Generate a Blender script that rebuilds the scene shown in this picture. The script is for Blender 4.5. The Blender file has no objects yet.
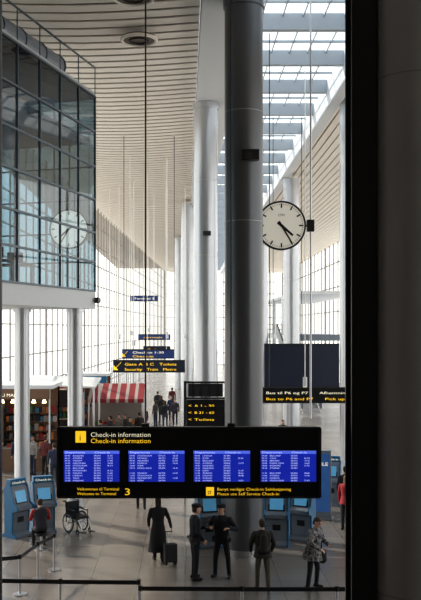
import bpy, math, random
from mathutils import Vector, Matrix
from mathutils.bvhtree import BVHTree
random.seed(7)
S = bpy.context.scene
COL = S.collection

# ------------------------------------------------------------------ materials
def mat(name, col, rough=0.5, metal=0.0, emit=0.0, noise=0.0, nscale=8.0, spec=0.5):
    m = bpy.data.materials.new(name); m.use_nodes = True
    nt = m.node_tree; b = nt.nodes['Principled BSDF']
    c = (col[0], col[1], col[2], 1)
    b.inputs['Base Color'].default_value = c
    b.inputs['Roughness'].default_value = rough
    b.inputs['Metallic'].default_value = metal
    b.inputs['Specular IOR Level'].default_value = spec
    if noise > 0:
        tc = nt.nodes.new('ShaderNodeTexCoord'); n = nt.nodes.new('ShaderNodeTexNoise')
        n.inputs['Scale'].default_value = nscale
        r = nt.nodes.new('ShaderNodeMixRGB'); r.blend_type = 'MIX'
        r.inputs[1].default_value = tuple(max(0, x*(1-noise)) for x in col)+(1,)
        r.inputs[2].default_value = tuple(min(1, x*(1+noise)) for x in col)+(1,)
        nt.links.new(tc.outputs['Object'], n.inputs['Vector'])
        if noise > 0.5:
            st = nt.nodes.new('ShaderNodeMapRange'); st.inputs[1].default_value = .42; st.inputs[2].default_value = .58
            nt.links.new(n.outputs['Fac'], st.inputs[0]); nt.links.new(st.outputs[0], r.inputs[0])
        else: nt.links.new(n.outputs['Fac'], r.inputs[0])
        nt.links.new(r.outputs[0], b.inputs['Base Color'])
    if emit > 0:
        b.inputs['Emission Color'].default_value = c
        b.inputs['Emission Strength'].default_value = emit
    return m

def glass(name, tint=(0.9,0.95,1.0), gloss=0.08, rough=0.02):
    m = bpy.data.materials.new(name); m.use_nodes = True
    nt = m.node_tree; nt.nodes.clear()
    o = nt.nodes.new('ShaderNodeOutputMaterial'); mx = nt.nodes.new('ShaderNodeMixShader')
    t = nt.nodes.new('ShaderNodeBsdfTransparent'); g = nt.nodes.new('ShaderNodeBsdfGlossy')
    t.inputs[0].default_value = (*tint,1); g.inputs['Roughness'].default_value = rough
    mx.inputs[0].default_value = gloss
    nt.links.new(t.outputs[0], mx.inputs[1]); nt.links.new(g.outputs[0], mx.inputs[2])
    nt.links.new(mx.outputs[0], o.inputs[0]); return m

def floor_mat():
    m = bpy.data.materials.new('floor_stone_tiles'); m.use_nodes = True
    nt = m.node_tree; b = nt.nodes['Principled BSDF']
    tc = nt.nodes.new('ShaderNodeTexCoord'); br = nt.nodes.new('ShaderNodeTexBrick')
    br.offset = 0.0
    br.inputs['Scale'].default_value = 1.0
    br.inputs['Brick Width'].default_value = 1.2; br.inputs['Row Height'].default_value = 1.2
    br.inputs['Mortar Size'].default_value = 0.008
    br.inputs['Color1'].default_value = (0.170,0.150,0.136,1); br.inputs['Color2'].default_value = (0.190,0.170,0.155,1)
    br.inputs['Mortar'].default_value = (0.11,0.10,0.09,1)
    n = nt.nodes.new('ShaderNodeTexNoise'); n.inputs['Scale'].default_value = 0.35; n.inputs['Detail'].default_value = 6
    mr = nt.nodes.new('ShaderNodeMapRange'); mr.inputs[3].default_value = 0.15; mr.inputs[4].default_value = 0.32
    nt.links.new(tc.outputs['Object'], br.inputs['Vector']); nt.links.new(tc.outputs['Object'], n.inputs['Vector'])
    nt.links.new(br.outputs['Color'], b.inputs['Base Color'])
    nt.links.new(n.outputs['Fac'], mr.inputs[0]); nt.links.new(mr.outputs[0], b.inputs['Roughness'])
    return m

M = {}
M['floor'] = floor_mat()
M['slat'] = mat('ceiling_slat_paint', (0.84,0.79,0.72), 0.6, noise=0.04, nscale=1)
M['void'] = mat('roof_void', (0.42,0.39,0.35), 0.9, noise=0.1)
M['dark'] = mat('dark_interior', (0.05,0.06,0.07), 0.8, noise=0.1)
M['white'] = mat('white_paint', (0.66,0.68,0.70), 0.5, noise=0.03)
M['beam'] = mat('girder_paint', (0.42,0.45,0.48), 0.5, noise=0.03)
M['colwhite'] = mat('column_paint', (0.56,0.58,0.61), 0.24, 0.55, noise=0.03, nscale=2)
M['colbacklit'] = mat('column_backlit_metal', (0.12,0.125,0.135), 0.32, 0.6, noise=0.05, nscale=2)  # column metal with its backlit shade put into a darker base colour
M['colnear'] = mat('column_lit_metal', (0.42,0.43,0.45), 0.38, 0.4, noise=0.05, nscale=2)  # lighter copy of the column metal, side light put into the colour
M['fin'] = mat('dark_steel', (0.02,0.021,0.024), 0.5, 0.2, noise=0.1)
M['mull'] = mat('window_mullion_paint', (0.32,0.31,0.30), 0.5, 0.2, noise=0.05)
M['boxmull'] = mat('office_mullion', (0.10,0.13,0.16), 0.4, 0.4, noise=0.05)
M['wall'] = mat('wall_plaster', (0.28,0.25,0.23), 0.8, noise=0.05, nscale=1)
M['black'] = mat('black_plastic', (0.009,0.009,0.011), 0.4, noise=0.1)
M['blackm'] = mat('black_matt', (0.02,0.021,0.024), 0.7, noise=0.1)
M['navy'] = mat('navy_panel', (0.015,0.022,0.045), 0.5, noise=0.1)
M['bluesign'] = mat('blue_sign', (0.03,0.07,0.25), 0.5, noise=0.1)
M['adblue'] = mat('advert_blue', (0.05,0.15,0.4), 0.4, emit=0.15, noise=0.3, nscale=2)
M['steel'] = mat('brushed_steel', (0.5,0.5,0.52), 0.3, 0.9, noise=0.05)
M['cable'] = mat('cable_steel', (0.05,0.05,0.055), 0.5, 0.3, noise=0.1)
M['cablew'] = mat('cable_white', (0.85,0.85,0.82), 0.5, noise=0.05)
M['yel'] = mat('sign_yellow', (1.0,0.62,0.03), 0.5, emit=0.75, noise=0.02)
M['wht'] = mat('sign_white', (0.95,0.90,0.68), 0.5, emit=0.6, noise=0.02)
M['screen'] = mat('screen_blue', (0.015,0.035,0.50), 0.3, emit=0.55, noise=0.1, nscale=3)
M['screenhd'] = mat('screen_header', (0.10,0.16,0.75), 0.3, emit=0.8, noise=0.02)
M['scrtext'] = mat('screen_text', (0.70,0.78,1.0), 0.5, emit=0.7, noise=0.02)
M['kblue'] = mat('kiosk_blue', (0.02,0.13,0.26), 0.35, noise=0.06)
M['kgrey'] = mat('kiosk_grey', (0.18,0.21,0.25), 0.4, noise=0.05)
M['kscreen'] = mat('kiosk_screen', (0.12,0.38,0.62), 0.3, emit=0.25, noise=0.1)
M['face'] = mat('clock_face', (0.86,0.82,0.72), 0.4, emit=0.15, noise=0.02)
M['facerefl'] = mat('clock_face_reflection', (0.9,0.86,0.76), 0.4, emit=0.8, noise=0.02)  # glow added so the stand-in for the clock's reflection shows through the glass
M['red'] = mat('awning_red', (0.27,0.02,0.03), 0.6, noise=0.08)
M['awnw'] = mat('awning_white', (0.42,0.37,0.35), 0.6, noise=0.08)
M['orange'] = mat('orange_goods', (0.5,0.17,0.05), 0.6, noise=0.1)
M['green'] = mat('green_goods', (0.07,0.2,0.07), 0.6, noise=0.1)
M['wood'] = mat('brown_counter', (0.18,0.10,0.06), 0.5, noise=0.2)
M['lamp'] = mat('warm_lamp', (1.0,0.72,0.40), 0.5, emit=9.0, noise=0.02)
M['lampring'] = mat('lamp_ring', (0.10,0.07,0.055), 0.5, noise=0.1)
M['glass'] = glass('window_glass', (0.90,0.92,0.92), 0.06)
M['skyglass'] = glass('skylight_glass', (0.78,0.84,0.88), 0.05)
M['boxglass'] = glass('office_glass', (0.37,0.48,0.53), 0.18)
M['skin'] = mat('skin', (0.50,0.30,0.22), 0.55, noise=0.05)
M['lip'] = mat('lips', (0.35,0.12,0.1), 0.5, noise=0.05)
M['eye'] = mat('eyes', (0.02,0.015,0.01), 0.2, noise=0.05)

# ------------------------------------------------------------------ mesh builder
class MB:
    def __init__(s): s.v=[]; s.f=[]; s.m=[]; s.mats=[]
    def mi(s, k):
        m = M[k] if isinstance(k,str) else k
        if m not in s.mats: s.mats.append(m)
        return s.mats.index(m)
    def add(s, vs, fs, k):
        o=len(s.v); i=s.mi(k); s.v += [tuple(v) for v in vs]
        for f in fs: s.f.append(tuple(o+a for a in f)); s.m.append(i)
    def box(s,x0,x1,y0,y1,z0,z1,k):
        s.add([(x0,y0,z0),(x1,y0,z0),(x1,y1,z0),(x0,y1,z0),(x0,y0,z1),(x1,y0,z1),(x1,y1,z1),(x0,y1,z1)],
              [(0,3,2,1),(4,5,6,7),(0,1,5,4),(1,2,6,5),(2,3,7,6),(3,0,4,7)],k)
    def beam(s,p,q,w,h,k):   # box beam from p to q, w sideways, h upwards
        p=Vector(p);q=Vector(q);d=(q-p).normalized()
        up=Vector((0,0,1)) if abs(d.z)<0.95 else Vector((0,1,0))
        a=d.cross(up).normalized()*w/2; b=a.cross(d).normalized()*h/2
        vs=[p-a-b,p+a-b,p+a+b,p-a+b,q-a-b,q+a-b,q+a+b,q-a+b]
        s.add(vs,[(0,1,2,3),(4,7,6,5),(0,4,5,1),(1,5,6,2),(2,6,7,3),(3,7,4,0)],k)
    def tube(s,p,q,r0,k,r1=None,n=12):
        r1=r0 if r1 is None else r1
        p=Vector(p);q=Vector(q);d=(q-p).normalized()
        u=d.orthogonal().normalized(); w=d.cross(u); vs=[]
        for c,r in ((p,r0),(q,r1)):
            for i in range(n):
                a=2*math.pi*i/n; vs.append(c+(u*math.cos(a)+w*math.sin(a))*r)
        fs=[(i,(i+1)%n,n+(i+1)%n,n+i) for i in range(n)]+[tuple(range(n))[::-1],tuple(range(n,2*n))]
        s.add(vs,fs,k)
    def torus(s,c,R,r,axis,k,n=32,m=8):
        c=Vector(c);d=Vector(axis).normalized();u=d.orthogonal().normalized();w=d.cross(u);vs=[];fs=[]
        for i in range(n):
            a=2*math.pi*i/n; e=u*math.cos(a)+w*math.sin(a)
            for j in range(m):
                b=2*math.pi*j/m; vs.append(c+e*(R+r*math.cos(b))+d*(r*math.sin(b)))
        for i in range(n):
            for j in range(m):
                fs.append((i*m+j,((i+1)%n)*m+j,((i+1)%n)*m+(j+1)%m,i*m+(j+1)%m))
        s.add(vs,fs,k)
    def prism(s,poly,x0,x1,k,ke=None):   # poly in (y,z), extruded along x
        n=len(poly); vs=[(x0,a,b) for a,b in poly]+[(x1,a,b) for a,b in poly]
        s.add(vs,[(i,(i+1)%n,n+(i+1)%n,n+i) for i in range(n)],ke or k)
        s.add(vs,[tuple(range(n))[::-1],tuple(range(n,2*n))],k)
    def quad(s,a,b,c,d,k): s.add([a,b,c,d],[(0,1,2,3)],k)
    def text(s,txt,x,z,y,h,k,w=None,align='LEFT',thick=0.004):
        cu=bpy.data.curves.new('t','FONT'); cu.body=txt; cu.size=1.0; cu.resolution_u=2
        ob=bpy.data.objects.new('t',cu); COL.objects.link(ob)
        dg=bpy.context.evaluated_depsgraph_get(); me=ob.evaluated_get(dg).to_mesh()
        vs=[v.co.copy() for v in me.vertices]; fs=[tuple(p.vertices) for p in me.polygons]
        ob.evaluated_get(dg).to_mesh_clear()
        bpy.data.objects.remove(ob); bpy.data.curves.remove(cu)
        if not vs: return
        mx=max(v.x for v in vs); sx=(w/mx) if w else h
        s.add([(x+v.x*sx, y, z+v.y*h) for v in vs],fs,k)
    def build(s,name,loc=(0,0,0),rot=0.0,smooth=False,bevel=0):
        me=bpy.data.meshes.new(name); me.from_pydata(s.v,[],s.f)
        for m in s.mats: me.materials.append(m)
        me.polygons.foreach_set('material_index',s.m)
        if smooth:
            me.polygons.foreach_set('use_smooth',[True]*len(s.f))
            try: me.set_sharp_from_angle(angle=math.radians(40))
            except Exception: pass
        me.update(); ob=bpy.data.objects.new(name,me); ob.location=loc; ob.rotation_euler=(0,0,rot)
        COL.objects.link(ob)
        if bevel:
            b=ob.modifiers.new('bevel','BEVEL'); b.width=bevel; b.segments=2; b.limit_method='ANGLE'
        return ob

# ------------------------------------------------------------------ room shell
YE=157.0; ZC=16.0
def wl(y): return -7.4+0.047*(y-74)        # left glass wall line

b=MB(); b.box(-12,18,-6,160,-0.3,0,'floor'); b.build('floor')

# left ceiling: solid roof + slats
b=MB()
b.add([(-12,-6,17.0),(0.5,-6,17.0),(0.5,160,17.0),(-12,160,17.0),(-12,-6,17.5),(0.5,-6,17.5),(0.5,160,17.5),(-12,160,17.5)],
      [(0,3,2,1),(4,5,6,7),(0,1,5,4),(1,2,6,5),(2,3,7,6),(3,0,4,7)],'void')
b.box(0.5,18,-6,22,17.0,17.5,'void')
b.box(6.4,18,22,160,17.0,17.5,'void')
# transverse slats with gentle curve
y=16.0
while y<YE:
    pitch=0.72 if y<70 else 1.2
    L=wl(y)-0.3; xs=[L+(0.45-L)*i/8 for i in range(9)]
    for i in range(8):
        def zz(x):
            t=(x-L)/(0.45-L); return 16.45-0.25*t-0.55*math.sin(math.pi*t)*0.6
        x0,x1=xs[i],xs[i+1]; z0,z1=zz(x0),zz(x1); w=pitch*0.87
        vs=[(x0,y,z0),(x1,y,z1),(x1,y+w,z1+0.03),(x0,y+w,z0+0.03),(x0,y,z0+.03),(x1,y,z1+.03),(x1,y+w,z1+.06),(x0,y+w,z0+.06)]
        b.add(vs,[(0,3,2,1),(4,5,6,7),(0,1,5,4),(2,3,7,6)],'slat')
    y+=pitch
b.box(-11,0.45,-6,16,16.1,16.2,'slat')
b.box(0.45,18,-6,22,16.1,16.2,'slat')
# longitudinal slats, right aisle
x=6.45
while x<17:
    b.box(x,x+0.33,22,YE,16.0,16.05,'slat'); x+=0.42
b.build('ceiling')

# roof edge girders
b=MB(); b.box(0.5,1.9,22,YE,15.75,16.9,'white'); b.build('trim_1')
b=MB(); b.box(6.0,6.45,22,YE,15.7,16.9,'white'); b.build('trim_2')
# skylight
b=MB()
y=22
while y<YE:
    b.box(1.9,6.0,y,y+0.26,16.35,16.9,'beam')
    for k in (1,2): b.box(1.9,6.0,y+k*4/3,y+k*4/3+0.06,16.76,16.85,'beam')
    y+=4
for i in range(1,6):
    xx=1.9+4.1*i/6; b.box(xx-0.02,xx+0.02,22,YE,16.78,16.87,'beam')
b.quad((1.9,22,16.95),(6,22,16.95),(6,YE,16.95),(1.9,YE,16.95),'skyglass')
b.build('window_1')

# walls
b=MB(); b.box(-12,18,-6.3,-6,0,17,'wall'); b.build('wall_back')
b=MB(); b.box(-10.4,-10.1,-6,18,0,17,'wall'); b.build('wall_left')
b=MB(); b.box(17,17.3,-6,1,0,17,'wall'); b.build('wall_right')

def curtain(name,p0,p1,z0,z1,dv,dh,w=0.1,zs=None):
    b=MB(); p0=Vector(p0);p1=Vector(p1); L=(p1-p0).length; n=max(1,round(L/dv))
    for i in range(n+1):
        q=p0.lerp(p1,i/n); ww=w*(1.8 if i%4==0 else 1)
        b.beam((q.x,q.y,z0),(q.x,q.y,z1),ww,ww,'mull')
    z=z0
    while z<=z1+0.01:
        b.beam((p0.x,p0.y,z),(p1.x,p1.y,z),w,w*0.9,'mull'); z+=dh
    b.quad((p0.x,p0.y,z0),(p1.x,p1.y,z0),(p1.x,p1.y,z1),(p0.x,p0.y,z1),'glass')
    return b.build(name)
curtain('window_2',(wl(18),18),(wl(YE),YE),0,16.5,1.8,1.65,0.075)
curtain('window_3',(wl(YE),YE),(17,YE),0,16.5,2.1,2.06,0.15)
curtain('window_4',(17,1),(17,YE),0,16.5,3.0,2.75,0.13)  # near stretch is out of view, glazed to side-light the near column

# ------------------------------------------------------------------ columns
def column(x,y,r,k,top=15.74,extra=None):
    b=MB(); n=40
    b.tube((0,0,0),(0,0,top),r,k,n=n)
    b.tube((0,0,0),(0,0,0.18),r+0.03,'steel',n=n)
    b.tube((0,0,top-0.25),(0,0,top),r+0.04,k,n=n)
    for z in (3.2,9.4,12.5): 
        b.tube((0,0,z),(0,0,z+0.02),r+0.004,'mull',n=n)
    if extra: extra(b)
    return b.build('round_column',(x,y,0),smooth=True)
def ex_center(b):
    z=11.2
    b.box(-0.1,0.38,-0.72,-0.45,z-0.13,z+0.15,'black'); b.tube((0.1,-0.74,z-.02),(0.1,-0.6,z),0.1,'blackm')
def ex_box(b): b.box(-.12,.2,-.62,-.48,10.2,10.38,'blackm')
column(1.67,25.6,0.545,'colbacklit',extra=ex_center)
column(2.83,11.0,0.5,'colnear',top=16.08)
column(0.86,37.5,0.5,'colwhite',extra=ex_box)
column(1.0,52.5,0.3,'colwhite')
column(0.20,69,0.5,'colwhite',top=15.9)
column(6.95,37.5,0.5,'colwhite',top=15.98)
column(6.62,56,0.5,'colwhite',top=15.68)
column(6.9,80,0.5,'colwhite',top=15.98)
column(-0.6,95,0.5,'colwhite',top=15.9)
column(7.2,110,0.5,'colwhite',top=15.98)
b=MB()  # dark steel H-section post beside near column
b.box(2.02,2.32,10.9,10.96,0,16.08,'fin'); b.box(2.02,2.32,11.3,11.36,0,16.08,'fin'); b.box(2.13,2.18,10.96,11.3,0,16.08,'fin')
b.build('steel_h_post')
b=MB(); b.box(-1.70,-1.635,7.97,8.05,0,16.08,'fin'); b.box(-1.75,-1.58,7.9,8.12,0,0.03,'fin'); b.build('steel_mullion_post')

# ------------------------------------------------------------------ glass office box (left)
A=Vector((-4.97,24.2,0)); B=Vector((-3.1,31,0)); dirv=(B-A).normalized(); A2=A-dirv*8
Cc=Vector((-9.0,33.0,0)); zb,zt=7.05,14.36
def pt(v,z): return (v.x,v.y,z)
b=MB()
D=Vector((-9.6,A2.y,0))
def slab(z0,z1,k,off=0.0):
    ps=[A2,B,Cc,D]
    if off:
        c=(A2+B+Cc+D)/4; ps=[p+(c-p).normalized()*off for p in ps]
    vs=[pt(p,z0) for p in ps]+[pt(p,z1) for p in ps]
    b.add(vs,[(0,3,2,1),(4,5,6,7)]+[(i,(i+1)%4,4+(i+1)%4,4+i) for i in range(4)],k)
slab(zb,zb+0.62,'white'); slab(zt,zt+0.14,'beam'); slab(12.7,12.85,'dark',.25); slab(zt-.12,zt-.02,'dark',.1)
n=10
for i in range(n+1):
    q=A2.lerp(B,i/n); b.beam(pt(q,zb+0.6),pt(q,zt),0.06,0.08,'boxmull')
H=zt-zb-0.62
for j,t in enumerate((0.0,0.15,0.3,0.47,0.64,0.82,1.0)):
    z=zb+0.62+H*t; b.beam(pt(A2,z),pt(B,z),0.08,0.06,'boxmull'); b.beam(pt(B,z),pt(Cc,z),0.06,0.05,'boxmull')
for i in range(5):
    q=B.lerp(Cc,i/4); b.beam(pt(q,zb+0.6),pt(q,zt),0.06,0.06,'boxmull')
b.quad(pt(A2,zb+.6),pt(B,zb+.6),pt(B,zt),pt(A2,zt),'boxglass')
b.quad(pt(B,zb+.6),pt(Cc,zb+.6),pt(Cc,zt),pt(B,zt),'boxglass')
# roof-top balustrade
for i in range(n+1):
    q=A2.lerp(B,i/n); b.beam(pt(q,zt+.1),pt(q,zt+1.0),0.03,0.03,'boxmull')
b.beam(pt(A2,zt+1.0),pt(B,zt+1.0),0.045,0.045,'boxmull')
# interior: riser, desks, shelving ; air duct on top
b.box(-8.6,-6.6,27.5,30,zb+.62,12.7,'dark')
for (dx,dy) in ((-5.6,26.5),(-5.4,28.6)):
    b.box(dx-.6,dx+.6,dy-.35,dy+.35,zb+1.32,zb+1.36,'wood')
    for sx in (-.55,.55): b.box(dx+sx-.02,dx+sx+.02,dy-.3,dy+.3,zb+.62,zb+1.32,'boxmull')
    b.box(dx-.25,dx+.25,dy,dy+.04,zb+1.42,zb+1.75,'black')
b.tube((-7.6,19,zt+0.75),(-4.4,30,zt+0.75),0.42,'kgrey',n=20)
for t in range(9):
    p=Vector((-7.6,19,zt+0.75)).lerp(Vector((-4.4,30,zt+0.75)),t/8); q=p+Vector((.01,.05,0)); b.tube(p,q,0.45,'boxmull',n=20)
# loudspeaker at the corner
b.tube((B.x+0.02,B.y-.1,zb+.3),(B.x+0.16,B.y-.15,zb+.3),0.1,'black')
b.build('glass_office')
def slim(x,y):
    b=MB(); zt_=zb-.005; b.tube((0,0,0),(0,0,zt_),0.25,'colwhite',n=28); b.tube((0,0,0),(0,0,.12),0.28,'steel',n=28); b.tube((0,0,zt_-.12),(0,0,zt_),0.3,'colwhite',n=28)
    b.build('support_column',(x,y,0),smooth=True)
slim(-5.34,29.5); slim(-3.66,30.0)

# ------------------------------------------------------------------ clocks
def clock(name,x,y,z,R,hour,minute,rot,bracket=None,ztop=None,fk='face'):
    b=MB(); n=48
    b.tube((0,-.09,0),(0,.09,0),R,'black',n=n)
    b.torus((0,-.09,0),R-.02,0.03,(0,1,0),'black',n=48)
    b.tube((0,-.094,0),(0,.094,0),R*0.94,fk,n=n)
    for i in range(60):
        a=math.radians(i*6); big=i%5==0
        r0=R*(0.72 if big else 0.83); r1=R*0.9; w=R*(0.06 if big else 0.016)
        d=Vector((math.sin(a),0,math.cos(a))); p=Vector((math.cos(a),0,-math.sin(a)))*w/2
        for yy in (-.097,.097):
            o=Vector((0,yy,0)); b.quad(o+d*r0-p,o+d*r0+p,o+d*r1+p,o+d*r1-p,'black')
    def hand(ang,l,w,yy):
        a=math.radians(ang); d=Vector((math.sin(a),0,math.cos(a))); p=Vector((math.cos(a),0,-math.sin(a)))*w/2; o=Vector((0,yy,0))
        b.quad(o-d*R*.2-p,o-d*R*.2+p,o+d*l+p*.7,o+d*l-p*.7,'black')
    hand(hour,R*.62,R*.12,-.102); hand(minute,R*.86,R*.08,-.106)
    b.tube((0,-.112,0),(0,-.094,0),R*.06,'black')
    b.text('CPH',-R*.14,R*.38,-.098,R*.14,'lampring')
    if bracket:
        b.tube((R*.98,0,0),(bracket,0,0),0.035,'black'); b.box(bracket-.12,bracket+.1,-.1,.1,-.18,.18,'black')
        b.tube((bracket,0,-6.0),(bracket,0,ztop-z),0.03,'steel')
    if ztop and not bracket: b.tube((0,0,R),(0,0,ztop-z),0.03,'black')
    return b.build(name,(x,y,z),rot,smooth=True)
clock('clock_reflection',2.99,28.0,9.58,0.76,131,149,0.0,bracket=0.92,ztop=16.7)
clock('clock_reflection',-3.98,31.0,9.80,0.68,229,211,-0.1,ztop=12.7,fk='facerefl')  # solid mirrored clock added in place of a reflection in the office glass

# ------------------------------------------------------------------ main information board
b=MB(); X0,X1,Z0,Z1,Y0=-1.693,1.8,4.147,5.067,12.0
b.box(X0,X1,Y0,Y0+0.22,Z0,Z1,'black')
b.beam((X0,Y0-.01,Z1),(X1,Y0-.01,Z1),0.03,0.03,'cable'); b.beam((X0,Y0-.01,Z0),(X1,Y0-.01,Z0),0.03,0.03,'cable')
b.beam((X0,Y0-.01,Z0),(X0,Y0-.01,Z1),0.03,0.03,'cable'); b.beam((X1,Y0-.01,Z0),(X1,Y0-.01,Z1),0.03,0.03,'cable')
yf=Y0-.006
def px(u): return (u-185)/75.0
def pz(v): return 6.4-(v-328)/75.0
b.box(px(75.5),px(86),yf-.004,yf,pz(442.5),pz(431),'yel'); b.text('i',px(79.2),pz(440.5),yf-.008,0.13,'black')
b.text('Check-in information',px(90.5),pz(436.8),yf,0.088,'wht',w=60/75)
b.text('Check-in information',px(90.5),pz(443),yf,0.088,'yel',w=60/75)
cities=['STOCKHOLM','LONDON','OSLO','BERGEN','PARIS CDG','AALBORG','HELSINKI','ROMA','MALAGA','FRANKFURT','BILLUND','ZURICH','MUNICH','ATHENS','WARSAW']
for si,(u0,u1) in enumerate(((64,119.5),(128.5,184.5),(193.5,250),(260.5,316))):
    xa,xb,za,zb2=px(u0),px(u1),pz(481.5),pz(450.5)
    b.box(xa-.02,xb+.02,yf-.012,yf,za-.02,zb2+.02,'blackm')
    b.box(xa,xb,yf-.016,yf-.01,za,zb2,'screen')
    b.box(xa,xb,yf-.018,yf-.015,zb2-.04,zb2,'screenhd')
    b.text('Departures        Check-in',xa+.02,zb2-.034,yf-.02,0.034,'scrtext',w=(xb-xa)*.8)
    h=(zb2-za-.05)/11; 
    for r in range(11):
        z=zb2-.05-h*(r+1)+.008
        if r in (6,) and si%2: continue
        c=random.choice(cities)
        b.text('%02d:%02d'%(9+r//3,(r*5*3)%60),xa+.015,z,yf-.02,h*.8,'scrtext',w=.07)
        b.text(c,xa+.12,z,yf-.02,h*.8,'scrtext',w=0.02*len(c)*1.05)
        b.text('SK%d'%random.randint(400,999),xa+.40,z,yf-.02,h*.8,'scrtext',w=.09)
        if random.random()<.6: b.text('%d-%d'%(random.randint(1,30),random.randint(31,80)),xb-.16,z,yf-.02,h*.8,'scrtext',w=.07)
b.text('Velkommen til Terminal',px(77),pz(490.3),yf,0.055,'yel',w=42/75)
b.text('Welcome to Terminal',px(77),pz(495.0),yf,0.055,'yel',w=39/75)
b.text('3',px(124),pz(495),yf,0.13,'yel',w=6/75)
b.box(px(206),px(214),yf-.004,yf,pz(495.5),pz(487),'yel'); b.text('#',px(207.6),pz(494),yf-.008,0.09,'black')
b.text('Benyt venligst Check-in Selvbetjening',px(217),pz(490.5),yf,0.055,'yel',w=74/75)
b.text('Please use Self Service Check-in',px(217),pz(495.2),yf,0.055,'yel',w=62/75)
for cx in (-0.53,0.62):
    b.tube((cx,Y0+.11,Z1),(cx,Y0+.11,16.09),0.011,'cable',n=8); b.box(cx-.05,cx+.05,Y0+.05,Y0+.17,Z1,Z1+.05,'cable')
b.build('information_board')

# ------------------------------------------------------------------ other hanging signs
def hsign(name,x0,x1,z0,z1,y,k,lines=(),cab=(0.15,0.85),top=16.0,arrow=False,th=0.15,ck='cable'):
    b=MB(); b.box(x0,x1,y,y+th,z0,z1,k)
    b.beam((x0,y,z1),(x1,y,z1),.05,.05,'blackm'); b.beam((x0,y,z0),(x1,y,z0),.05,.05,'blackm')
    for (t,fx,fz,h,w,kk) in lines:
        b.text(t,x0+(x1-x0)*fx,z0+(z1-z0)*fz,y-.03,h,kk,w=(x1-x0)*w)
    if arrow:
        ax=x0+(x1-x0)*.06; az=(z0+z1)/2; s=(z1-z0)*.33
        b.quad((ax-s,y-.03,az-s),(ax+s*.3,y-.03,az-s),(ax-s,y-.03,az+s*.3),(ax-s,y-.03,az),'yel')
        b.beam((ax-s*.6,y-.03,az-s*.6),(ax+s,y-.03,az+s),s*.35,s*.1,'yel')
    for c in cab:
        xx=x0+(x1-x0)*c; b.tube((xx,y+th/2,z1),(xx,y+th/2,top),0.016,ck,n=6)
    return b.build(name)
hsign('direction_sign',-3.6,0.0,4.20,4.78,45,'navy',[('Gate A B C   Toilets',.16,.56,.19,.72,'yel'),('Security   Train   Metro',.16,.12,.19,.72,'yel')],arrow=True)
hsign('direction_sign',-3.5,-.6,4.72,5.2,50,'bluesign',[('Check-in 1-30',.2,.55,.17,.6,'wht'),('Check-in',.2,.1,.17,.4,'yel')],arrow=True,ck='cablew')
hsign('direction_sign',-4.3,-2.1,8.5,8.9,70,'bluesign',[('Terminal 3',.15,.3,.2,.7,'wht')],ck='cablew')
hsign('direction_sign',-3.2,-1.0,5.6,5.95,62,'bluesign',[('Arrivals',.15,.3,.15,.6,'yel')],ck='cablew')
hsign('direction_sign',-2.6,-.9,4.9,5.25,56,'navy',[('Exit',.15,.3,.15,.4,'yel')],ck='cablew')
hsign('direction_sign',2.5,5.7,3.92,4.40,30,'black',[('Bus til P6 og P7      Afhentning',.06,.58,.12,.86,'wht'),('Bus to P6 and P7      Pick up',.06,.16,.12,.82,'yel')],top=16.25,cab=(.1,.9))
hsign('display_screen_back',3.7,7.2,3.65,5.65,42,'navy',[],cab=(.12,.5),top=16.25)
# framed gantry board
b=MB(); gx0,gx1,gy=0.0,1.55,34.0
for z in (4.35,3.75,3.4,2.6): b.beam((gx0,gy,z),(gx1,gy,z),.07,.07,'black')
for i in range(6): b.beam((gx0+(gx1-gx0)*i/5,gy,3.75),(gx0+(gx1-gx0)*i/5,gy,4.35),.04,.04,'black')
for x_ in (gx0,gx1): b.beam((x_,gy,0),(x_,gy,4.4),.09,.09,'black')
b.box(gx0+.05,gx1-.05,gy,gy+.1,2.65,3.7,'black')
b.box(gx0+.12,gx1-.12,gy+.02,gy+.05,3.8,4.3,'blackm')
for i in range(3): b.text(['A 1 - 30','B 31 - 60','Toilets'][i],gx0+.35,3.42-.26*i,gy-.02,.13,'yel',w=.75); b.text('<',gx0+.12,3.42-.26*i,gy-.02,.14,'yel',w=.12)
b.build('gate_board')

# thin suspended wire lights
for (x_,y_,z_) in ((-4.4,60,6),(-3.9,66,6.2),(-3.3,58,5.6),(-2.9,72,6.4),(-2.2,64,5.8),(-1.5,75,6),(-1.0,50.5,6.2),(-5.2,62,7),(0.0,60,6),(4.4,33,4.6),(3.2,38,7)):
    b=MB(); b.tube((x_,y_,z_),(x_,y_,15.9),0.02,'cablew',n=6); b.tube((x_,y_,z_-.35),(x_,y_,z_),0.08,'white',n=12); b.tube((x_,y_,z_-.37),(x_,y_,z_-.35),0.07,'wht',n=12)
    b.build('pendant_lamp')
# recessed ceiling discs
for (x_,y_,z_) in ((-1.47,25.6,15.8),(-1.5,29.3,15.78),(-6.0,30,15.9)):
    b=MB(); b.torus((0,0,0),.56,.06,(0,0,1),'slat'); b.tube((0,0,-.02),(0,0,.1),.55,'lampring',n=32); b.torus((0,0,-.03),.3,.03,(0,0,1),'blackm')
    b.build('ceiling_light',(x_,y_,z_),smooth=True)

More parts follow.
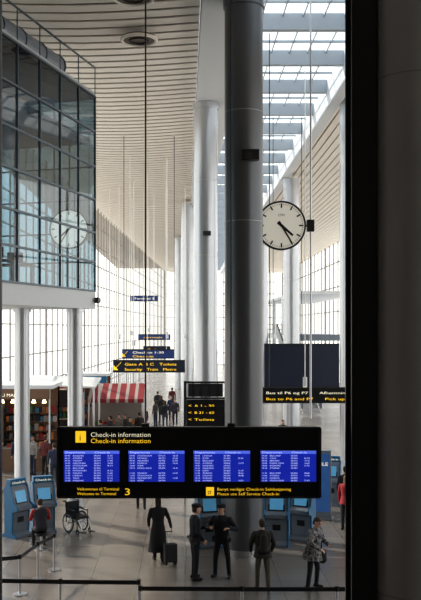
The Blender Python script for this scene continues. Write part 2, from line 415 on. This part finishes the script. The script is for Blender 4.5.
# ------------------------------------------------------------------ check-in kiosks
def kiosk(x,y,rot):
    b=MB()
    prof=[(-.28,0),(.28,0),(.28,.07),(.18,.14),(.2,1.45),(.12,1.56),(-.02,1.56),(-.08,1.48),(-.2,1.02),(-.34,.93),(-.34,.84),(-.14,.76),(-.12,.14),(-.28,.07)]
    b.prism(prof,-.30,.30,'kblue','kgrey')
    for s in (-1,1):
        p2=[(a*1.12,z*1.03) for a,z in prof]; b.prism(p2,s*.30,s*.35,'kblue','kblue')
    b.quad((-.24,-.075,1.46),(.24,-.075,1.46),(.24,-.205,1.03),(-.24,-.205,1.03),'black')
    b.quad((-.2,-.092,1.43),(.2,-.092,1.43),(.2,-.206,1.07),(-.2,-.206,1.07),'kscreen')
    b.box(-.12,.12,-.15,-.125,.45,.62,'black'); b.box(-.2,.2,-.33,-.25,.931,.945,'black')
    b.box(-.31,.31,-.02,.18,1.56,1.76,'kblue'); b.text('Check-in',-.25,1.62,-.03,.1,'wht',w=.5)
    return b.build('self_service_kiosk',(x,y,0),rot,bevel=.012)
for a in ((0.68,26.4,0.25),(2.72,26.6,-.2),(3.55,27.2,-.5),(1.0,27.6,2.9),(2.4,27.9,3.3),(-5.15,27.7,.9),(-4.45,28.2,.4),(6.1,32,-.7),(5.3,32.6,-.3)): kiosk(*a)
# advertising totem
b=MB(); b.box(-.35,.35,-.1,.1,0,2.3,'kgrey'); b.box(-.31,.31,-.115,.115,.25,2.2,'adblue'); b.box(-.42,.42,-.2,.2,0,.05,'steel'); b.text('SMILE',-.25,1.8,-.12,.16,'wht',w=.5)
b.build('advertising_totem',(4.55,30.2,0),-.2,bevel=.01)

# ------------------------------------------------------------------ queue barriers
def post(b,x,y):
    b.tube((x,y,0),(x,y,.03),.17,'steel',n=24); b.tube((x,y,.03),(x,y,.95),.03,'steel',n=14); b.tube((x,y,.86),(x,y,.97),.042,'black',n=14)
def barrier(pts):
    b=MB()
    for p in pts: post(b,*p)
    for p,q in zip(pts,pts[1:]): b.beam((p[0],p[1],.9),(q[0],q[1],.9),.012,.09,'black')
    b.build('queue_barrier')
barrier([(-4.9,21.2),(-3.96,21.6),(-3.74,22.9),(-3.46,23.8)])
barrier([(-4.3,19.6),(-2.7,19.5),(-1.0,19.45)])
barrier([(-0.95,19.0),(1.2,18.95),(3.2,18.95),(4.55,19.0)])

# ------------------------------------------------------------------ wheelchair
b=MB()
for s in (-.27,.27):
    b.torus((s,.05,.31),.29,.024,(1,0,0),'black'); b.torus((s*1.08,.05,.31),.25,.012,(1,0,0),'steel')
    for i in range(8):
        a=i*math.pi/4; b.tube((s,.05,.31),(s,.05+.28*math.cos(a),.31+.28*math.sin(a)),.006,'steel',n=5)
    b.torus((s*.85,-.42,.09),.07,.018,(1,0,0),'black',n=16)
    b.tube((s*.85,-.42,.09),(s*.85,-.38,.45),.016,'black'); b.tube((s*.85,-.38,.48),(s*.85,.2,.5),.017,'black')
    b.tube((s*.85,.2,.3),(s*.85,.25,.95),.017,'black'); b.tube((s*.85,.25,.95),(s*.85,.4,.93),.022,'black')
    b.tube((s*.85,-.3,.7),(s*.85,.2,.72),.028,'black'); b.tube((s*.85,-.3,.48),(s*.85,-.3,.7),.014,'black')
    b.tube((s*.7,-.4,.45),(s*.6,-.6,.12),.014,'steel'); b.box(s*.6-.07,s*.6+.07,-.72,-.55,.09,.11,'black')
b.box(-.23,.23,-.34,.2,.45,.53,'black'); b.box(-.23,.23,.18,.25,.52,.93,'black'); b.tube((-.27,.05,.31),(.27,.05,.31),.018,'steel')
b.build('wheelchair',(-3.42,28.3,0),0.7,smooth=True)

# ------------------------------------------------------------------ shops
def shop(name,x0,x1,y0,y1,h,title,fasc,seed):
    R=random.Random(seed); b=MB()
    b.box(x0,x1,y1-.1,y1,0,h,'wood'); b.box(x0,x0+.1,y0,y1,0,h,'wall'); b.box(x0-.1,x1+.15,y0-.15,y1,h,h+.16,'white')
    b.box(x0,x1,y0-.16,y0-.06,h-.45,h,fasc); b.text(title,x0+.3,h-.34,y0-.2,.2,'wht',w=(x1-x0)*.5)
    b.box(x1-.06,x1,y0,y0+.1,0,h,'white'); b.box(x1-.06,x1,y1-.1,y1,0,h,'white')
    b.box(x0+.3,x1-.3,y0+.2,y0+.8,0,1.0,'wood'); b.box(x0+.25,x1-.25,y0+.15,y0+.85,1.0,1.05,'wall')
    for lv in range(6):
        z=.3+lv*.42; b.box(x0+.2,x1-.1,y1-.5,y1-.1,z-.03,z,'wood'); x=x0+.25
        while x<x1-.25:
            w=R.uniform(.08,.2); b.box(x,x+w,y1-.45,y1-.15,z,z+R.uniform(.18,.33),R.choice(['orange','orange','red','green','awnw','kblue','wall','wood','navy','blackm'])); x+=w+.02
    for i in range(5):
        x=x0+.4+i*(x1-x0-.8)/4; b.tube((x,y0+.9,h-.55),(x,y0+.9,h-.02),.01,'cable',n=6); b.tube((x,y0+.9,h-.7),(x,y0+.9,h-.55),.10,'lamp',.04)
        b.box(x-.15,x+.1,y0+.3,y0+.6,1.05,1.05+R.uniform(.12,.3),R.choice(['orange','red','green','awnw']))
    b.build(name)
shop('market_shop',-8.7,-6.0,40,43,3.7,'DELI MARKET','wood',1)
shop('market_shop',-8.1,-5.6,50,53,3.3,'Kiosk News','red',2)
shop('market_shop',-7.9,-5.2,60,63,3.2,'CAFE','kblue',3)
# white canopy roof
b=MB(); b.add([(-8.3,46.2,3.45),(-4.6,46.2,3.3),(-4.6,49.5,3.6),(-8.3,49.5,3.75),(-8.3,46.2,3.53),(-4.6,46.2,3.38),(-4.6,49.5,3.68),(-8.3,49.5,3.83)],[(0,3,2,1),(4,5,6,7),(0,1,5,4),(1,2,6,5),(2,3,7,6),(3,0,4,7)],'white')
for p in ((-8.1,46.4),(-4.7,46.4),(-8.1,49.3),(-4.7,49.3)): b.tube((p[0],p[1],0),(p[0],p[1],3.4),.05,'steel')
b.box(-7.6,-5.0,47,48,0,1.0,'wood'); b.box(-7.4,-5.4,47.2,47.8,1.0,1.6,'black'); b.box(-7.2,-5.3,46.5,46.55,2.3,3.2,'black'); b.build('canopy_stall')
# striped awning stall
b=MB(); n=18
for i in range(n):
    xa=-5.4+3.1*i/n; xb=-5.4+3.1*(i+1)/n; k='red' if i%3!=0 else 'awnw'
    b.quad((xa,50,2.45),(xb,50,2.45),(xb,52,3.2),(xa,52,3.2),k); b.quad((xa,50,2.25),(xb,50,2.25),(xb,50,2.45),(xa,50,2.45),k)
for p in ((-5.35,50.05,2.4),(-2.35,50.05,2.4),(-5.35,52,3.2),(-2.35,52,3.2)): b.tube((p[0],p[1],0),p,.04,'steel')
b.box(-5.2,-2.5,50.6,51.3,0,1.0,'wood'); b.box(-5.2,-2.5,51.9,51.95,0,3.0,'wall')
for i in range(10): b.box(-5.1+i*.26,-4.9+i*.26,50.7,51.1,1.0,1.1+.2*random.random(),random.choice(['orange','red','green','awnw']))
b.build('awning_stall')
# upper gallery + escalator on the right
b=MB(); b.box(10,16.8,85,120,5.2,5.7,'white')
for i in range(18): b.beam((10.05,85+i*2,5.7),(10.05,85+i*2,6.8),.05,.05,'mull')
b.beam((10.05,85,6.8),(10.05,120,6.8),.08,.08,'mull')
b.box(10.5,16.8,85,120,9.6,9.9,'white')
for i in range(4): b.tube((10.6,87+i*10,0),(10.6,87+i*10,9.6),.25,'colwhite')
b.beam((10.4,84.9,5.5),(16.8,84.9,5.5),.2,.6,'kgrey')
b.build('upper_gallery')
b=MB()
for s in (0,1.4):
    b.beam((8.6+s,66,0.9),(8.6+s,84,6.2),.12,.9,'kgrey'); b.beam((8.6+s,66,1.4),(8.6+s,84,6.75),.1,.08,'black')
for i in range(30):
    t=i/30; b.box(8.66,9.94,66+18*t,66.6+18*t,.1+5.1*t,.28+5.1*t,'steel')
b.build('escalator')

# ------------------------------------------------------------------ people
def ringmesh(rings):
    vs=[];fs=[];n=len(rings[0])
    for r in rings: vs+=r
    for i in range(len(rings)-1):
        for j in range(n): fs.append((i*n+j,i*n+(j+1)%n,(i+1)*n+(j+1)%n,(i+1)*n+j))
    fs.append(tuple(range(n))[::-1]); fs.append(tuple(range((len(rings)-1)*n,len(rings)*n)))
    return vs,fs
def cap(p,q,r0,r1,n=12):
    p=Vector(p);q=Vector(q);d=q-p
    if d.length<1e-5: d=Vector((0,0,1e-4))
    d.normalize();u=d.orthogonal().normalized();w=d.cross(u);R=[]
    def ring(c,r): return [c+(u*math.cos(2*math.pi*i/n)+w*math.sin(2*math.pi*i/n))*r for i in range(n)]
    for t in (-80,-55,-28,0): a=math.radians(t); R.append(ring(p+d*r0*math.sin(a),r0*math.cos(a)))
    for t in (0,28,55,80): a=math.radians(t); R.append(ring(q+d*r1*math.sin(a),r1*math.cos(a)))
    return ringmesh(R)
def remesh(prims,voxel,smooth=2):
    vs=[];fs=[];lab=[]
    for (v,f),l in prims:
        o=len(vs); vs+=[Vector(a) for a in v]
        for a in f: fs.append(tuple(o+i for i in a)); lab.append(l)
    bvh=BVHTree.FromPolygons(vs,fs)
    me=bpy.data.meshes.new('tmp'); me.from_pydata([tuple(v) for v in vs],[],fs)
    ob=bpy.data.objects.new('tmp',me); COL.objects.link(ob)
    m=ob.modifiers.new('r','REMESH'); m.mode='VOXEL'; m.voxel_size=voxel
    s=ob.modifiers.new('s','SMOOTH'); s.factor=.5; s.iterations=smooth
    dg=bpy.context.evaluated_depsgraph_get(); ev=ob.evaluated_get(dg); e=ev.to_mesh()
    V=[v.co.copy() for v in e.vertices]; F=[tuple(p.vertices) for p in e.polygons]; C=[p.center.copy() for p in e.polygons]
    ev.to_mesh_clear(); bpy.data.objects.remove(ob); bpy.data.meshes.remove(me)
    Lb=[]
    for c in C:
        r=bvh.find_nearest(c); Lb.append(lab[r[2]] if r[2] is not None else lab[0])
    return V,F,Lb
def handprims(W,d,nrm,side,curl):
    # W wrist, d direction of fingers, nrm palm normal (fingers curl toward it), side = thumb side
    W=Vector(W);d=Vector(d).normalized();side=(Vector(side)-d*Vector(side).dot(d)).normalized();nrm=d.cross(side).normalized()*(1 if d.cross(side).dot(Vector(nrm))>=0 else -1)
    P=[]
    lens=(.070,.078,.073,.058)
    for i in range(4):
        off=side*(.030-.020*i); k=W+d*.085+off
        P.append((cap(W+off*.6,k,.014,.012,8),'skin'))
        a=curl; d1=(d*math.cos(a)+nrm*math.sin(a)); j=k+d1*lens[i]*.55; d2=(d*math.cos(a*2)+nrm*math.sin(a*2)); t=j+d2*lens[i]*.5
        P.append((cap(k,j,.0095,.0088,8),'skin')); P.append((cap(j,t,.0088,.0075,8),'skin'))
    b0=W+d*.03+side*.028; b1=b0+(side*.8+d*.6+nrm*.2).normalized()*.042; b2=b1+(side*.25+d*.9+nrm*.35).normalized()*.034
    P.append((cap(b0,b1,.014,.011,8),'skin')); P.append((cap(b1,b2,.011,.009,8),'skin'))
    return P
CM={}
def cm(c):
    if c not in CM:
        pat=len(c)>3
        CM[c]=mat('cloth_%d'%len(CM),c[:3],.85,noise=.75 if pat else .15,nscale=16 if pat else 14)
    return CM[c]
def person(name,x,y,rot,height=1.76,top=(.03,.03,.035),bot=(.02,.02,.025),shoe=(.01,.01,.01),hair=(.05,.03,.02),
           armL=((-.06,0,-.27),(0,.04,-.25)),armR=((.06,0,-.27),(0,.04,-.25)),legL=((-.02,.02,-.42),(0,-.03,-.41)),legR=((.02,.02,-.42),(0,-.03,-.41)),
           lean=0.03,bulk=1.0,coat=None,hat=None,longhair=False,headturn=0,headtilt=0,extras=(),voxel=.013,hands=True,pelvis=None,capcol=(.01,.01,.015),widths=1.0,sleeve=None):
    k=height/1.76; P=[]
    a1=[Vector(v) for v in armL];a2=[Vector(v) for v in armR];l1=[Vector(v) for v in legL];l2=[Vector(v) for v in legR]
    pz_=-min(l1[0].z+l1[1].z,l2[0].z+l2[1].z)+.03+.085
    if pelvis: pz_=pelvis
    Pv=Vector((0,0,pz_)); Rl=Matrix.Rotation(-lean,3,'X')
    def T(v): return Pv+Rl@(Vector(v))
    def ering(z,rx,ry,yo=0,n=20,xo=0): return [T((xo+rx*math.cos(2*math.pi*i/n),yo+ry*math.sin(2*math.pi*i/n),z)) for i in range(n)]
    B_=bulk
    P.append((ringmesh([ering(-.02,.15*B_,.115*B_),ering(.08,.155*B_,.115*B_),ering(.18,.145*B_,.108*B_),ering(.32,.168*B_,.122*B_,.005),ering(.44,.188*B_,.12*B_),ering(.50,.175*B_,.10*B_,-.01),ering(.55,.12,.075,-.01),ering(.58,.06,.055,-.005)]),'top'))
    P.append((ringmesh([ering(-.12,.14,.10),ering(-.06,.165,.118,-.005),ering(.02,.16,.115,-.005),ering(.07,.145,.105)]),'bot'))
    if coat:
        zs=[.12,0,-.15,-.3,-.45,-.6,-.75]; R=[]
        for i,z in enumerate(zs):
            if z< -coat: z=-coat
            R.append(ering(z,(.15+.022*i)*B_,(.12+.024*i)*B_)); 
            if z<=-coat: break
        P.append((ringmesh(R),'top'))
    arms=[]
    for sx,a in ((-1,a1),(1,a2)):
        sh=T((sx*.185*widths*(.6+.4*B_),0,.475)); el=sh+a[0]; wr=el+a[1]
        P.append((cap(sh,el,.062*B_,.048*B_),'slv')); P.append((cap(el,wr,.048*B_,.034*B_),'slv')); P.append((cap(T((sx*.1,0,.49)),sh,.065,.06),'top'))
        arms.append((sx,el,wr))
    for sx,l in ((-1,l1),(1,l2)):
        hp=Pv+Vector((sx*.09,0,-.03)); kn=hp+l[0]; an=kn+l[1]
        P.append((cap(hp,kn,.092,.064),'bot')); P.append((cap(kn,an,.064,.052),'bot'))
        P.append((cap(an+Vector((sx*.005,-.045,-.04)),an+Vector((sx*.03,.14,-.047)),.042,.037),'shoe'))
        P.append((cap(an,an+Vector((0,0,-.03)),.045,.045),'shoe'))
    nk=T((0,-.005,.56)); hc=T((0,.02,.715))
    P.append((cap(nk,hc-Vector((0,0,.06)),.055,.05),'skin'))
    for pr,l in extras: P.append((pr,l))
    parts=[remesh(P,voxel)]
    # head
    Hm=Matrix.Rotation(headturn,3,'Z')@Matrix.Rotation(-headtilt,3,'X')
    def h(v): return hc+Hm@Vector(v)
    HP=[]
    def hr(z,rx,ry,yo=0,n=20,g=0): return [h((( rx+g)*math.cos(2*math.pi*i/n),yo+(ry+g)*math.sin(2*math.pi*i/n),z)) for i in range(n)]
    prof=[(-.118,.025,.03,.045),(-.105,.042,.05,.035),(-.075,.058,.075,.018),(-.04,.068,.09,.006),(0,.075,.098,0),(.04,.077,.1,-.004),(.075,.068,.09,-.008),(.1,.048,.065,-.01),(.115,.02,.03,-.01)]
    HP.append((ringmesh([hr(z,a,c,o) for z,a,c,o in prof]),'skin'))
    HP.append((cap(h((0,.095,.015)),h((0,.112,-.02)),.009,.014,8),'skin'))
    HP.append((cap(h((-.018,.092,-.058)),h((.018,.092,-.058)),.006,.006,8),'lip'))
    for s in (-1,1):
        HP.append((cap(h((s*.078,-.005,-.02)),h((s*.08,-.01,.02)),.01,.014,8),'skin')); HP.append((cap(h((s*.03,.088,.012)),h((s*.031,.089,.012)),.0105,.0105,8),'eye'))
        HP.append((cap(h((s*.018,.096,.032)),h((s*.042,.086,.034)),.005,.004,6),'hair'))
    HP.append((ringmesh([hr(.045,.079,.085,-.022,g=.006),hr(.075,.07,.09,-.008,g=.01),hr(.1,.052,.07,-.008,g=.01),hr(.12,.022,.035,-.008,g=.01)]),'hair'))
    HP.append((ringmesh([hr(-.07,.05,.035,-.06,g=.006),hr(-.03,.066,.06,-.04,g=.006),hr(.02,.076,.07,-.035,g=.006),hr(.06,.074,.08,-.02,g=.008)]),'hair'))
    if longhair: HP.append((ringmesh([hr(-.22,.06,.03,-.08),hr(-.12,.08,.05,-.06),hr(0,.082,.06,-.045),hr(.06,.07,.06,-.03)]),'hair'))
    if hat:
        HP.append((ringmesh([hr(.05,.083,.105,-.004,g=.004),hr(.085,.09,.11,-.004,g=.008),hr(.12,.085,.105,-.006,g=.005),hr(.135,.04,.05,-.006)]),'hat'))
        HP.append((ringmesh([hr(.05,.06,.05,.075),hr(.062,.06,.05,.075)]),'hat'))
    parts.append(remesh(HP,max(.0075,voxel*.55),1))
    if hands:
        for sx,el,wr in arms:
            d=(wr-el).normalized(); fw=Vector((0,1,0)) if abs(d.y)<.8 else Vector((-sx,0,.2))
            parts.append(remesh(handprims(wr+d*.01,d,Vector((-sx,.2,0)) if abs(d.y)<.8 else Vector((0,0,-1)),fw,.5),.0045,1))
    mats={'top':cm(top),'slv':cm(sleeve or top),'bot':cm(bot),'shoe':cm(shoe),'skin':M['skin'],'hair':cm(hair),'lip':M['lip'],'eye':M['eye'],'hat':cm(capcol),'bag':cm((.025,.02,.02)),'red':cm((.45,.03,.03)),'paper':M['white'],'yel':M['yel'],'bag2':cm((.1,.07,.05))}
    b=MB()
    for V,F,Lb in parts:
        o=len(b.v); b.v+=[tuple(v*k) for v in V]
        for f,l in zip(F,Lb): b.f.append(tuple(o+i for i in f)); b.m.append(b.mi(mats[l]))
    return b.build(name,(x,y,0),rot,smooth=True)
def bx(x0,x1,y0,y1,z0,z1):
    return ([(x0,y0,z0),(x1,y0,z0),(x1,y1,z0),(x0,y1,z0),(x0,y0,z1),(x1,y0,z1),(x1,y1,z1),(x0,y1,z1)],[(0,3,2,1),(4,5,6,7),(0,1,5,4),(1,2,6,5),(2,3,7,6),(3,0,4,7)])
blk=(.010,.010,.012)
person('woman_in_long_coat',-.74,24.8,0.15,1.74,top=blk,bot=blk,hair=(.02,.014,.01),coat=.66,bulk=1.1,longhair=True,
       armL=((-.07,.02,-.26),(.02,.12,-.2)),armR=((.11,-.02,-.25),(.05,-.08,-.22)),legL=((0,.1,-.41),(0,-.06,-.40)),legR=((0,-.06,-.42),(0,-.14,-.38)))
pol_ex=[(bx(-.19,.19,-.14,.14,.96,1.02),'bag'),(bx(.17,.24,-.05,.06,.86,1.0),'bag'),(bx(-.24,-.17,-.05,.05,.88,1.0),'bag')]
person('police_officer',.25,22.9,-1.25,1.9,top=(.011,.013,.02),bot=(.010,.011,.017),hat=True,bulk=1.12,extras=pol_ex,
       armL=((-.03,.08,-.25),(.12,.2,.02)),armR=((.05,-.02,-.26),(-.03,.14,-.2)),legL=((-.03,.03,-.42),(0,-.02,-.41)),legR=((.03,0,-.42),(0,-.03,-.41)))
person('police_officer',.95,23.1,2.75,1.86,top=(.011,.013,.02),bot=(.010,.011,.017),hat=True,bulk=1.24,extras=pol_ex,headturn=-.5,
       armL=((-.17,-.05,-.22),(.12,.2,.04)),armR=((.17,-.05,-.22),(-.12,.2,.04)),legL=((-.07,.02,-.42),(-.02,-.03,-.41)),legR=((.07,.02,-.42),(.02,-.03,-.41)))
person('man_with_backpack',1.89,21.9,0.1,1.72,top=(.025,.023,.018),bot=(.085,.07,.05),hair=(.04,.03,.025),bulk=1.25,lean=.08,coat=.1,
       armL=((-.09,.02,-.26),(.03,.14,-.2)),armR=((.09,.02,-.26),(-.03,.14,-.2)),legL=((-.03,.06,-.42),(-.01,-.02,-.41)),legR=((.03,-.02,-.42),(0,-.1,-.39)),
       extras=[(cap((0,-.18,1.08),(0,-.17,1.36),.11,.10),'bag'),(cap((-.09,-.13,1.05),(.09,-.13,1.05),.08,.08),'bag'),(cap((-.1,.1,1.42),(-.11,.13,1.1),.02,.02),'bag'),(cap((.1,.1,1.42),(.11,.13,1.1),.02,.02),'bag')])
person('traveller_in_grey_jacket',3.14,22.1,-2.2,1.75,top=(.15,.145,.15,1),bot=(.015,.015,.018),hair=(.05,.035,.03),bulk=1.38,coat=.2,lean=.14,headtilt=.35,
       armL=((-.12,.05,-.24),(.13,.2,-.08)),armR=((.12,.05,-.24),(-.08,.2,-.1)),legL=((-.06,.05,-.42),(-.01,-.04,-.41)),legR=((.06,0,-.42),(0,-.06,-.41)),
       extras=[(cap((-.32,.1,.68),(-.32,.1,.86),.11,.09),'bag'),(cap((-.28,.1,.9),(-.17,.12,1.4),.015,.015),'bag')])
person('traveller_in_red_jacket',5.10,28.5,-.6,1.72,top=(.35,.03,.04),bot=(.02,.02,.03),hair=(.25,.18,.1),bulk=1.12,longhair=True,coat=.1)
person('traveller_in_dark_jacket',5.32,29.8,-.2,1.8,top=(.03,.03,.04),bot=(.03,.03,.05))
# seated person
person('seated_traveller',-4.15,26.0,0.35,1.76,top=(.03,.03,.04),sleeve=(.35,.03,.03),bot=(.015,.015,.02),lean=.3,headtilt=.2,pelvis=.635,bulk=1.15,
       armL=((-.08,.1,-.24),(.06,.22,-.04)),armR=((.08,.1,-.24),(-.06,.22,-.04)),legL=((-.06,.40,-.08),(0,.02,-.42)),legR=((.06,.40,-.09),(0,-.02,-.41)),
       extras=[(bx(-.12,.12,.28,.42,.62,.86),'red')])
b=MB(); b.tube((0,0,0),(0,0,.03),.2,'steel',n=24); b.tube((0,0,0),(0,0,.44),.035,'steel'); b.tube((0,0,.42),(0,0,.49),.19,'black',n=24); b.build('stool',(-4.15,26.0,0),smooth=True)
# rolling suitcase by the woman
b=MB(); b.box(-.17,.17,-.11,.11,.07,.55,'blackm')
for s in (-.13,.13):
    b.tube((s,-.09,.035),(s,-.05,.035),.035,'black'); b.tube((s,.05,.035),(s,.09,.035),.035,'black'); b.tube((s*.6,.09,.5),(s*.6,.12,.86),.009,'steel')
b.tube((-.09,.12,.86),(.09,.12,.86),.016,'black'); b.build('rolling_suitcase',(-.40,24.4,0),.3,bevel=.02)
# people further back
lo=dict(voxel=.026,hands=True)
crowd=[(-1.25,57.0,0.3,1.78,(.02,.02,.03)),(-.65,59.5,3.0,1.72,(.05,.04,.05)),(-.95,62,3.0,1.72,(.03,.04,.09)),(-3.9,47.5,1.2,1.75,(.03,.03,.05)),
       (-3.2,48.5,2.0,1.75,(.04,.03,.03)),(-2.4,54.0,2.4,1.7,(.12,.05,.05)),(-6.0,38.6,-.6,1.76,(.12,.03,.03)),(-5.3,36.5,.4,1.72,(.04,.05,.09)),
       (3.6,50,.1,1.75,(.05,.05,.08)),(5.0,46,2.8,1.7,(.04,.03,.03)),
       (-4.3,46.0,.8,1.7,(.06,.06,.07)),(-2.9,46.6,-2,1.78,(.015,.015,.02)),(-1.9,58,1,1.74,(.08,.07,.06)),(-2.0,66,.2,1.75,(.03,.03,.03)),
       (-1.0,70,.2,1.75,(.1,.02,.02)),(-6.6,39.2,2.4,1.7,(.3,.28,.26)),(-7.2,38.8,.3,1.78,(.02,.03,.06)),(-5.0,42.5,1.4,1.7,(.03,.03,.03)),(-3.2,62,2.0,1.7,(.05,.05,.12)),
       (-2.5,49.5,.4,1.74,(.03,.02,.02)),(-3.6,52.5-3.2,2.6,1.68,(.2,.18,.16)),(-1.6,61,.4,1.8,(.02,.02,.02)),(-5.7,44.5,.5,1.74,(.05,.03,.02)),(2.9,58,.3,1.76,(.03,.03,.04))]
for (cx,cy,cr,ch,ct) in crowd:
    person('passerby',cx,cy,cr,ch,top=ct,bot=random.choice([(.02,.02,.03),(.03,.04,.07),(.015,.015,.015)]),bulk=random.uniform(1,1.15),longhair=random.random()<.4,**lo)
person('passerby',-1.55,31.8,.1,1.78,top=(.03,.03,.03),legL=((-.02,.12,-.41),(0,-.02,-.41)),legR=((.02,-.05,-.42),(0,-.15,-.38)),**lo)

# ------------------------------------------------------------------ world + lights
w=bpy.data.worlds.new('sky'); S.world=w; w.use_nodes=True; nt=w.node_tree; bg=nt.nodes['Background']
tc=nt.nodes.new('ShaderNodeTexCoord'); sp=nt.nodes.new('ShaderNodeSeparateXYZ'); rp=nt.nodes.new('ShaderNodeValToRGB'); ma=nt.nodes.new('ShaderNodeMapRange')
ma.inputs[1].default_value=-1; ma.inputs[2].default_value=1
nt.links.new(tc.outputs['Generated'],sp.inputs[0]); nt.links.new(sp.outputs['Z'],ma.inputs[0]); nt.links.new(ma.outputs[0],rp.inputs[0]); nt.links.new(rp.outputs[0],bg.inputs[0])
e=rp.color_ramp.elements; e[0].position=.0; e[0].color=(1,.91,.80,1); e[1].position=1; e[1].color=(.52,.67,.84,1)
x_=e.new(.46); x_.color=(.82,.77,.71,1); x_=e.new(.53); x_.color=(1,.97,.92,1)
bg.inputs[1].default_value=2.0
sn=bpy.data.lights.new('sun','SUN'); sn.energy=5.0; sn.angle=math.radians(2); sn.color=(1,.90,.76)
so=bpy.data.objects.new('sun',sn); COL.objects.link(so); so.rotation_euler=Vector((.62,-.45,-.5)).to_track_quat('-Z','Y').to_euler()

S.view_settings.view_transform='Standard'; S.view_settings.exposure=0.0
try: S.view_settings.look='Medium High Contrast'
except Exception as ex: print('look',ex)

cam=bpy.data.cameras.new('camera'); co=bpy.data.objects.new('camera',cam); COL.objects.link(co)
co.location=(0,0,6.4); co.rotation_euler=(math.radians(90),0,0)
cam.lens=54; cam.sensor_width=36; cam.shift_x=.0425; cam.shift_y=.0467; cam.clip_end=500
S.camera=co
